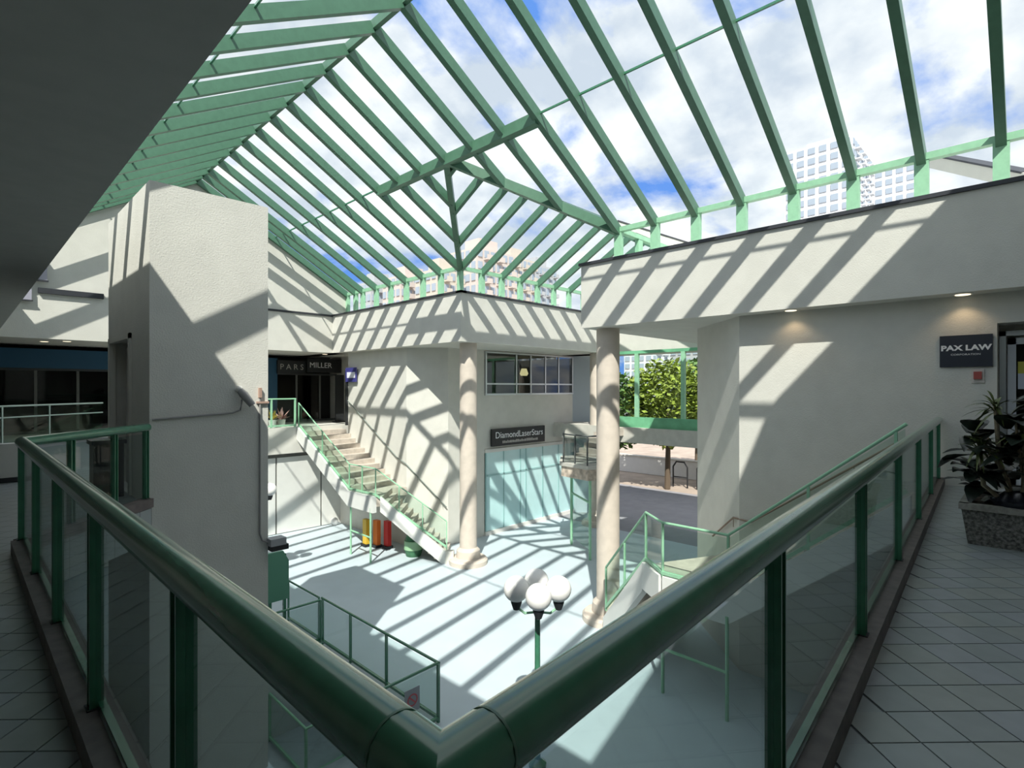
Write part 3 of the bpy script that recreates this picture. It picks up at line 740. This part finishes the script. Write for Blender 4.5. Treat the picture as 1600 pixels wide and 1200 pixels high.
# ================================================================== LAMPS
GLOBE = mat('white_globe', (.95, .93, .91), .35)
def globe_lamp(x, y, label):
    t = thing('globe_lamp', label, 'lamp post', (x, y, G), 'four globe lamp posts in the court')
    zt = -1.72
    obj('pole', MB().lathe([(.14, G), (.14, G + .05), (.05, G + .12), (.042, zt - .1), (.06, zt - .08), (.06, zt)], (x, y), 14), DGREEN, t, True)
    for k in range(4):
        a = R(YAW) + math.pi / 2 * k
        px, py = x + .33 * math.cos(a), y + .33 * math.sin(a)
        g = MB().tube([(x, y, zt - .18), (x + .2 * math.cos(a), y + .2 * math.sin(a), zt - .2), (px, py, zt - .1)], .02, 8)
        arm = obj('arm', g, GREENP, t, True)
        obj('collar', MB().lathe([(.05, zt - .14), (.085, zt - .04), (.09, zt)], (px, py), 14), BLACK, arm, True)
        obj('globe', MB().ball((px, py, zt + .18), .2), GLOBE, t, True)
    return t
l1 = globe_lamp(6.34, 5.60, 'four globe lamp post standing in the sunlit court in front of the railing corner')
l2 = copy_thing(l1, (6.55 - 6.34, 17.25 - 5.60, 0), 'four globe lamp post half hidden behind the lift tower', 'four globe lamp posts in the court')
tag(obj('white_globe', MB().ball((11.35, 21.65, G + .17), .17), GLOBE, None, True), 'loose white globe lying on the floor by the far panel wall', 'globe')

# tower fittings
fl = thing('tower_floodlight', 'small grey floodlight on a bent pipe on the lift tower', 'light', (2.9, 8.6, 1.2))
PIPE = mat('grey_pipe', (.30, .29, .28), .5)
obj('conduit', MB().tube([(1.86, 8.585, 1.17), (2.87, 8.575, 1.23), (2.98, 8.565, 1.27), (3.0, 8.56, 1.40), (3.0, 8.50, 1.50)], .014, 8), PIPE, fl, True)
obj('lamp_head', MB().tube([(2.96, 8.52, 1.56), (3.0, 8.48, 1.5), (3.10, 8.42, 1.34)], [.05, .065, .05], 12), PIPE, fl, True)
obj('mount', MB().ball((2.96, 8.55, 1.58), .055, 12, 8), mat('white_mount', (.75, .73, .68), .5), fl, True)
fp = thing('tower_pipe', 'thin vertical pipe down the right edge of the lift tower', 'pipe', (3.27, 8.58, -1))
obj('pipe', MB().tube([(3.27, 8.58, 1.55), (3.27, 8.58, -.65), (3.30, 8.57, -.75), (3.42, 8.56, -.82)], .014, 8), PIPE, fp, True)
obj('bracket', MB().box(3.22, 3.40, 8.56, 8.60, 1.36, 1.39).box(3.25, 3.29, 8.55, 8.60, 1.45, 1.6), mat('rust_bracket', (.45, .30, .24), .6), fp)
fb = tag(obj('junction_floodlight', MB().box(3.40, 3.66, 8.45, 8.62, -.93, -.85), BLACK), 'black floodlight box sticking out of the tower corner below the pipe', 'light')
obj('hood', MB().box(3.38, 3.62, 8.44, 8.64, -.85, -.74), mat('grey_hood', (.40, .40, .42), .5), fb)
bn = thing('litter_bin', 'black litter bin by the lift door behind the glass railing', 'bin', (1.55, 9.85, 0))
obj('body', MB().prism([(1.38, 9.68), (1.74, 9.68), (1.74, 10.02), (1.38, 10.02)], 0, .78), BLACK, bn)
obj('lid', MB().prism([(1.35, 9.65), (1.77, 9.65), (1.77, 10.05), (1.35, 10.05)], .78, .84), mat('bin_lid', (.03, .03, .035), .4), bn)
wb = tag(obj('white_planter', MB().box(.50, .90, 12.5, 12.75, .08, .65), WHITEP), 'white box on the floor at the left edge beyond the railing corner', 'box')
obj('plinth', MB().box(.46, .94, 12.46, 12.79, 0, .08), BLACK, wb)

# things under the far stair
for k, (x, y, c, lb) in enumerate(((10.75, 17.95, (.75, .48, .04), 'yellow upright board stored under the far stair'), (10.95, 17.55, (.80, .20, .03), 'orange upright board stored under the far stair'), (11.15, 17.15, (.62, .035, .03), 'red upright board stored under the far stair'))):
    b_ = thing('safety_barrier', lb, 'barrier', (x, y, G))
    obj('panel', MB().box(x - .14, x + .02, y - .13, y + .13, G + .10, G + 1.0), mat('barrier_col_%d' % k, c, .5), b_)
    obj('foot', MB().box(x - .2, x + .08, y - .16, y + .16, G, G + .1), BLACK, b_)
bg_ = thing('recycling_sack', 'dark green sack with a pale emblem under the low end of the far stair', 'bag', (11.2, 15.75, G))
obj('sack', MB().lathe([(.26, G), (.32, G + .2), (.30, G + .6), (.2, G + .85), (.08, G + .92)], (11.25, 15.75), 14), mat('sack_green', (.05, .16, .08), .5, var=.3, scale=6), bg_, True)
obj('emblem', MB().lathe([(.335, G + .25), (.325, G + .55)], (11.24, 15.74), 14), mat('sack_pale', (.30, .50, .30), .5), bg_, True)

# planter with plants on the gallery
pt = thing('stone_planter', 'speckled grey stone planter box on the gallery floor by the office door', 'planter', (7.6, .0, 0))
STONE = mat('pebble_stone', (.20, .19, .175), .9, var=.55, scale=38, bump=.8, bscale=40)
px0, px1, py0, py1 = 7.2, 8.0, -.55, .56
pb = MB()
for a, b, z0, z1, i_ in ((.06, .06, 0, .37, 0),):
    n0 = len(pb.v)
    pb.v += [(px0 + .05, py0 + .05, 0), (px1 - .05, py0 + .05, 0), (px1 - .05, py1 - .05, 0), (px0 + .05, py1 - .05, 0), (px0, py0, .37), (px1, py0, .37), (px1, py1, .37), (px0, py1, .37)]
    pb.f += [tuple(n0 + i for i in q) for q in ((3, 2, 1, 0), (4, 5, 6, 7), (0, 1, 5, 4), (1, 2, 6, 5), (2, 3, 7, 6), (3, 0, 4, 7))]
obj('tub', pb, STONE, pt)
rm = MB().box(px0 - .02, px0 + .06, py0 - .02, py1 + .02, .36, .42).box(px1 - .06, px1 + .02, py0 - .02, py1 + .02, .36, .42).box(px0, px1, py0 - .02, py0 + .06, .36, .42).box(px0, px1, py1 - .06, py1 + .02, .36, .42)
obj('rim', rm, mat('rim_stone', (.33, .31, .28), .9, var=.2, scale=20), pt)
obj('soil', MB().box(px0 + .05, px1 - .05, py0 + .05, py1 - .05, .33, .385), mat('soil', (.05, .035, .025), .95, var=.4, scale=20, bump=.8, bscale=30), pt)
tag(obj('black_bag', MB().lathe([(.02, .38), (.20, .39), (.23, .47), (.12, .55), (.03, .57)], (7.42, .12), 14), mat('bag_black', (.015, .017, .025), .25), None, True), 'shiny black plastic bag lying in the stone planter', 'bag')
def leaf(mb, p, d, L, W, droop=.3, up=None):
    p, d = Vector(p), Vector(d).normalized(); s_ = d.cross(Vector((0, 0, 1)))
    s_ = s_.normalized() if s_.length > .05 else Vector((1, 0, 0))
    nn = s_.cross(d).normalized(); n0 = len(mb.v); seg = 5
    for i in range(seg + 1):
        t = i / seg; c = p + d * (L * t) - Vector((0, 0, 1)) * (droop * L * t * t)
        wv = W * math.sin(math.pi * min(.97, max(.06, t)) ** .8) / 2
        mb.v += [tuple(c - s_ * wv + nn * wv * .3), tuple(c), tuple(c + s_ * wv + nn * wv * .3)]
    for i in range(seg):
        a = n0 + i * 3
        mb.f += [(a, a + 1, a + 4, a + 3), (a + 1, a + 2, a + 5, a + 4)]
DLEAF = mat('dark_leaf', (.022, .032, .024), .3, var=.4, scale=9); YLEAF = mat('strap_leaf', (.10, .13, .035), .5, var=.4, scale=12)
STEM = mat('pale_stem', (.30, .25, .17), .8, var=.2, scale=20)
random.seed(11)
rp = thing('rubber_plant', 'dark leaved rubber plant in the stone planter', 'plant', (7.55, .25, .38))
for k in range(6):
    a = k * 1.05; top = Vector((7.45 + .26 * math.cos(a), .16 + .36 * math.sin(a), .95 + .13 * k))
    obj('stem', MB().tube([(7.55 + .05 * math.cos(a), .1 + .05 * math.sin(a), .36), (7.5 + .12 * math.cos(a), .1 + .14 * math.sin(a), .7), top], [.018, .015, .01], 7), STEM, rp, True)
    for i in range(21):
        b = random.uniform(0, 6.28); e = random.uniform(-.35, .9)
        z = random.uniform(.0, .6)
        base = top - Vector((0, 0, z)) + Vector((random.uniform(-.06, .06), random.uniform(-.06, .06), 0))
        lf = MB(); leaf(lf, base, (math.cos(b) * math.cos(e), math.sin(b) * math.cos(e), math.sin(e)), random.uniform(.26, .40), random.uniform(.15, .21), .35)
        obj('leaf', lf, DLEAF, rp, True)
yc = thing('yucca_plant', 'yellow green strappy yucca rising from the stone planter', 'plant', (7.4, .2, .38))
for (x, y, h) in ((7.28, .30, 1.42), (7.30, .10, 1.15), (7.24, .42, 1.02)):
    obj('stem', MB().tube([(7.45, .16, .36), (x + .05, y - .03, h * .6), (x, y, h)], [.026, .022, .018], 8), STEM, yc, True)
    for i in range(24):
        b = random.uniform(0, 6.28); e = random.uniform(-.4, 1.3); lf = MB()
        leaf(lf, (x, y, h - random.uniform(0, .07)), (math.cos(b) * math.cos(e), math.sin(b) * math.cos(e), math.sin(e)), random.uniform(.22, .38), .03, .5)
        obj('leaf', lf, YLEAF, yc, True)

# ================================================================== ENTRANCE GLASS WALL
gw = struct('window_4', MB().box(19.15, 19.27, 6.2, 13.3, 0, .42).box(19.15, 19.27, 6.2, 13.3, 2.98, 3.1), mat('bright_green_sill', (.16, .44, .25), .5, var=.15, scale=2), 'green framed glass wall at the entrance bridge')
ysw = [7.6, 9.6, 11.6, 13.2]
for y in ysw: obj('mullion', MB().box(19.14, 19.26, y - .08, y + .08, .42, 2.98), GREENP, gw)
for a, b in zip(ysw[:-1], ysw[1:]): obj('pane', MB().box(19.2, 19.21, a + .08, b - .08, .42, 2.98), glass('entrance_glass', (.88, .93, .90), .6), gw)

# ================================================================== OUTSIDE
def tree(x, y, z0, h, rw, c, label):
    t = thing('leafy_tree', label, 'tree', (x, y, z0), 'trees outside the entrance glass')
    obj('trunk', MB().tube([(x, y, z0), (x + .1, y, z0 + h * .35), (x, y + .1, z0 + h * .75)], [.18, .14, .05], 8), mat('bark', (.12, .09, .06), .9), t, True)
    lv = MB()
    for i in range(4200):
        while True:
            p = Vector((random.uniform(-1, 1), random.uniform(-1, 1), random.uniform(-1, 1)))
            if .25 < p.length < 1: break
        q = Vector((x + p.x * rw, y + p.y * rw, z0 + h * .66 + p.z * h * .34))
        d = Vector((random.uniform(-1, 1), random.uniform(-1, 1), random.uniform(-.6, .6))).normalized()
        s_ = d.cross(Vector((random.uniform(-1, 1), random.uniform(-1, 1), 1))).normalized(); L = random.uniform(.22, .46)
        lv.quad(q, q + d * L * .5 + s_ * L * .3, q + d * L, q + d * L * .5 - s_ * L * .3)
    o = obj('crown', lv, c, t); o['kind'] = 'stuff'
random.seed(5)
LG1 = mat('leaf_yellow_green', (.26, .32, .05), .6, var=.45, scale=1.5); LG2 = mat('leaf_green', (.11, .20, .05), .6, var=.4, scale=1.5)
tree(29.0, 15.5, G, 7.6, 2.6, LG1, 'yellow green tree filling the entrance glass, nearest the round column')
tree(30.5, 12.2, G, 7.2, 2.5, LG1, 'yellow green tree in the entrance glass, nearest the chamfered wall')
tree(28.0, 18.5, G, 6.8, 2.3, LG2, 'green tree outside glimpsed between the two entrance columns')
tree(36.0, 17.0, G, 8.0, 3.0, LG2, 'taller green tree standing farthest back outside the entrance glass')
# low white wall and racks beyond the entrance
pwall = tag(obj('low_white_wall', MB().box(33.0, 33.4, 6, 24, G, G + 1.1), WHITEP), 'low white wall on the pavement beyond the entrance', 'wall')
obj('coping', MB().box(32.95, 33.45, 6, 24, G + 1.1, G + 1.2), CONC, pwall)
for k, (y, lb) in enumerate(((12.4, 'black bicycle rack hoop on the pavement, nearest the chamfered wall'), (13.7, 'black bicycle rack hoop on the pavement, middle of the three'), (15.2, 'black bicycle rack hoop on the pavement, nearest the round column'))):
    t = tag(obj('bicycle_rack', MB().tube([(30, y - .45, G), (30, y - .45, G + 1.2), (30, y - .25, G + 1.5), (30, y + .25, G + 1.5), (30, y + .45, G + 1.2), (30, y + .45, G)], .05, 8), BLACK, None, True), lb, 'bike rack', 'racks outside the entrance')
    obj('cross_bar', MB().tube([(30, y - .45, G + .6), (30, y + .45, G + .6)], .035, 6), BLACK, t, True)
bp = tag(obj('steel_bollard', MB().lathe([(.09, G), (.09, G + 2.2), (.06, G + 2.26)], (27.5, 11.2), 12), BLACK, None, True), 'thin black post standing on the pavement under the bridge', 'post')
obj('band', MB().lathe([(.10, G + 1.1), (.10, G + 1.25)], (27.5, 11.2), 12), ALU, bp)

def highrise(x, y, w, dpt, h, label, wall, glassm, floors, bays_x, bays_y, rot=0, balcony=True):
    t = thing('high_rise', label, 'building', (x, y, G))
    t.rotation_euler = (0, 0, R(rot))
    def add(nm, mb, mm, par):
        me = mesh_of(mb, nm); me.materials.append(mm); o = bpy.data.objects.new(nm, me); C.objects.link(o); o.parent = par; return o
    add('wall', MB().box(-w / 2, w / 2, -dpt / 2, dpt / 2, 0, h), wall, t)
    add('roof_box', MB().box(-w / 4, w / 4, -dpt / 4, dpt / 4, h, h + 3), wall, t)
    fh = h / floors
    wx = mesh_of(MB().box(-w / bays_x * .32, w / bays_x * .32, -.15, .15, -fh * .3, fh * .3), 'window'); wx.materials.append(glassm)
    wy = mesh_of(MB().box(-.15, .15, -dpt / bays_y * .32, dpt / bays_y * .32, -fh * .3, fh * .3), 'window'); wy.materials.append(glassm)
    bx_ = mesh_of(MB().box(-w / bays_x * .42, w / bays_x * .42, -1.3, 0, -.15, .15).box(-w / bays_x * .42, w / bays_x * .42, -1.3, -1.2, .1, 1.0), 'balcony'); bx_.materials.append(wall)
    for f_ in range(max(0, floors - 15), floors):
        z = (f_ + .5) * fh
        for i in range(bays_x):
            o = bpy.data.objects.new('window', wx); C.objects.link(o); o.parent = t; o.location = (-w / 2 + (i + .5) * w / bays_x, -dpt / 2 - .05, z)
            if balcony and i % 2 == 1:
                o = bpy.data.objects.new('balcony', bx_); C.objects.link(o); o.parent = t; o.location = (-w / 2 + (i + .5) * w / bays_x, -dpt / 2, z - fh * .45)
        for i in range(bays_y):
            o = bpy.data.objects.new('window', wy); C.objects.link(o); o.parent = t; o.location = (-w / 2 - .05, -dpt / 2 + (i + .5) * dpt / bays_y, z)
    return t
HW1 = mat('tower_white', (.72, .74, .78), .7); HG = mat('hazy_tower_glass', (.36, .42, .50), .2)  # window colour lightened to paint in distance haze
HW2 = mat('tower_pink', (.60, .52, .48), .8); HW3 = mat('tower_tan', (.58, .52, .45), .8); HW4 = mat('tower_grey', (.45, .46, .48), .8)
def dirpt(u, d):   # plan point seen along image column u at distance d
    a = R(YAW); s_ = (u - 800) / 845
    return d * (math.cos(a) + s_ * math.sin(a)), d * (math.sin(a) - s_ * math.cos(a))
def hb(u, d, v_top, w, dp, label, wall, fl_, bx, by, rot=0, bal=True):
    x, y = dirpt(u, d); h = 1.6 + (606 - v_top) / 845 * d - G
    highrise(x, y, w, dp, h, label, wall, HG, fl_, bx, by, rot, bal)
hb(1295, 150, 246, 22, 16, 'tall white apartment tower with balconies seen over the right parapet', HW1, 26, 9, 6)
hb(1402, 190, 268, 11, 12, 'slim pale tower standing right of the tall white one', HW1, 26, 4, 4, 0, False)
hb(752, 130, 398, 12, 10, 'pinkish brown stepped apartment block seen through the side arm roof', HW2, 14, 6, 5)
hb(800, 150, 408, 10, 8, 'tan apartment block right of the pinkish brown block', HW3, 14, 6, 5)
hb(838, 170, 420, 10, 8, 'grey apartment block rightmost behind the side arm roof', HW4, 14, 6, 5)
hb(690, 125, 428, 9, 8, 'tan block just left of the far corner post', HW3, 12, 5, 4)
hb(640, 140, 438, 11, 8, 'pink low block behind the far parapet posts', HW2, 12, 6, 4)
hb(590, 150, 446, 9, 8, 'pale grey low block behind the left part of the far parapet', HW4, 12, 5, 4)
hb(1010, 120, 440, 7, 7, 'white block with dark balconies behind the trees at the entrance', HW1, 18, 5, 4)
hb(1085, 140, 420, 11, 8, 'plain grey block behind the trees at the entrance', HW4, 16, 6, 4, 0, False)
# exterior roof beams
rb = tag(obj('roof_beam', MB().beam((17.6, 1.97, 7.5), (15.0, .1, 5.75), .3, .3), STUCCO), 'pale concrete roof beam outside above the right parapet', 'beam')
obj('beam_cap', MB().beam((17.6, 1.97, 7.67), (15.0, .1, 5.92), .34, .04), CAPM, rb)
rb2 = tag(obj('roof_beam', MB().beam((13.6, 8.9, 6.35), (15.8, 6.7, 5.4), .25, .25), STUCCO), 'pale concrete beam outside behind the first right hand posts', 'beam')
obj('beam_cap', MB().beam((13.6, 8.9, 6.49), (15.8, 6.7, 5.54), .29, .04), CAPM, rb2)
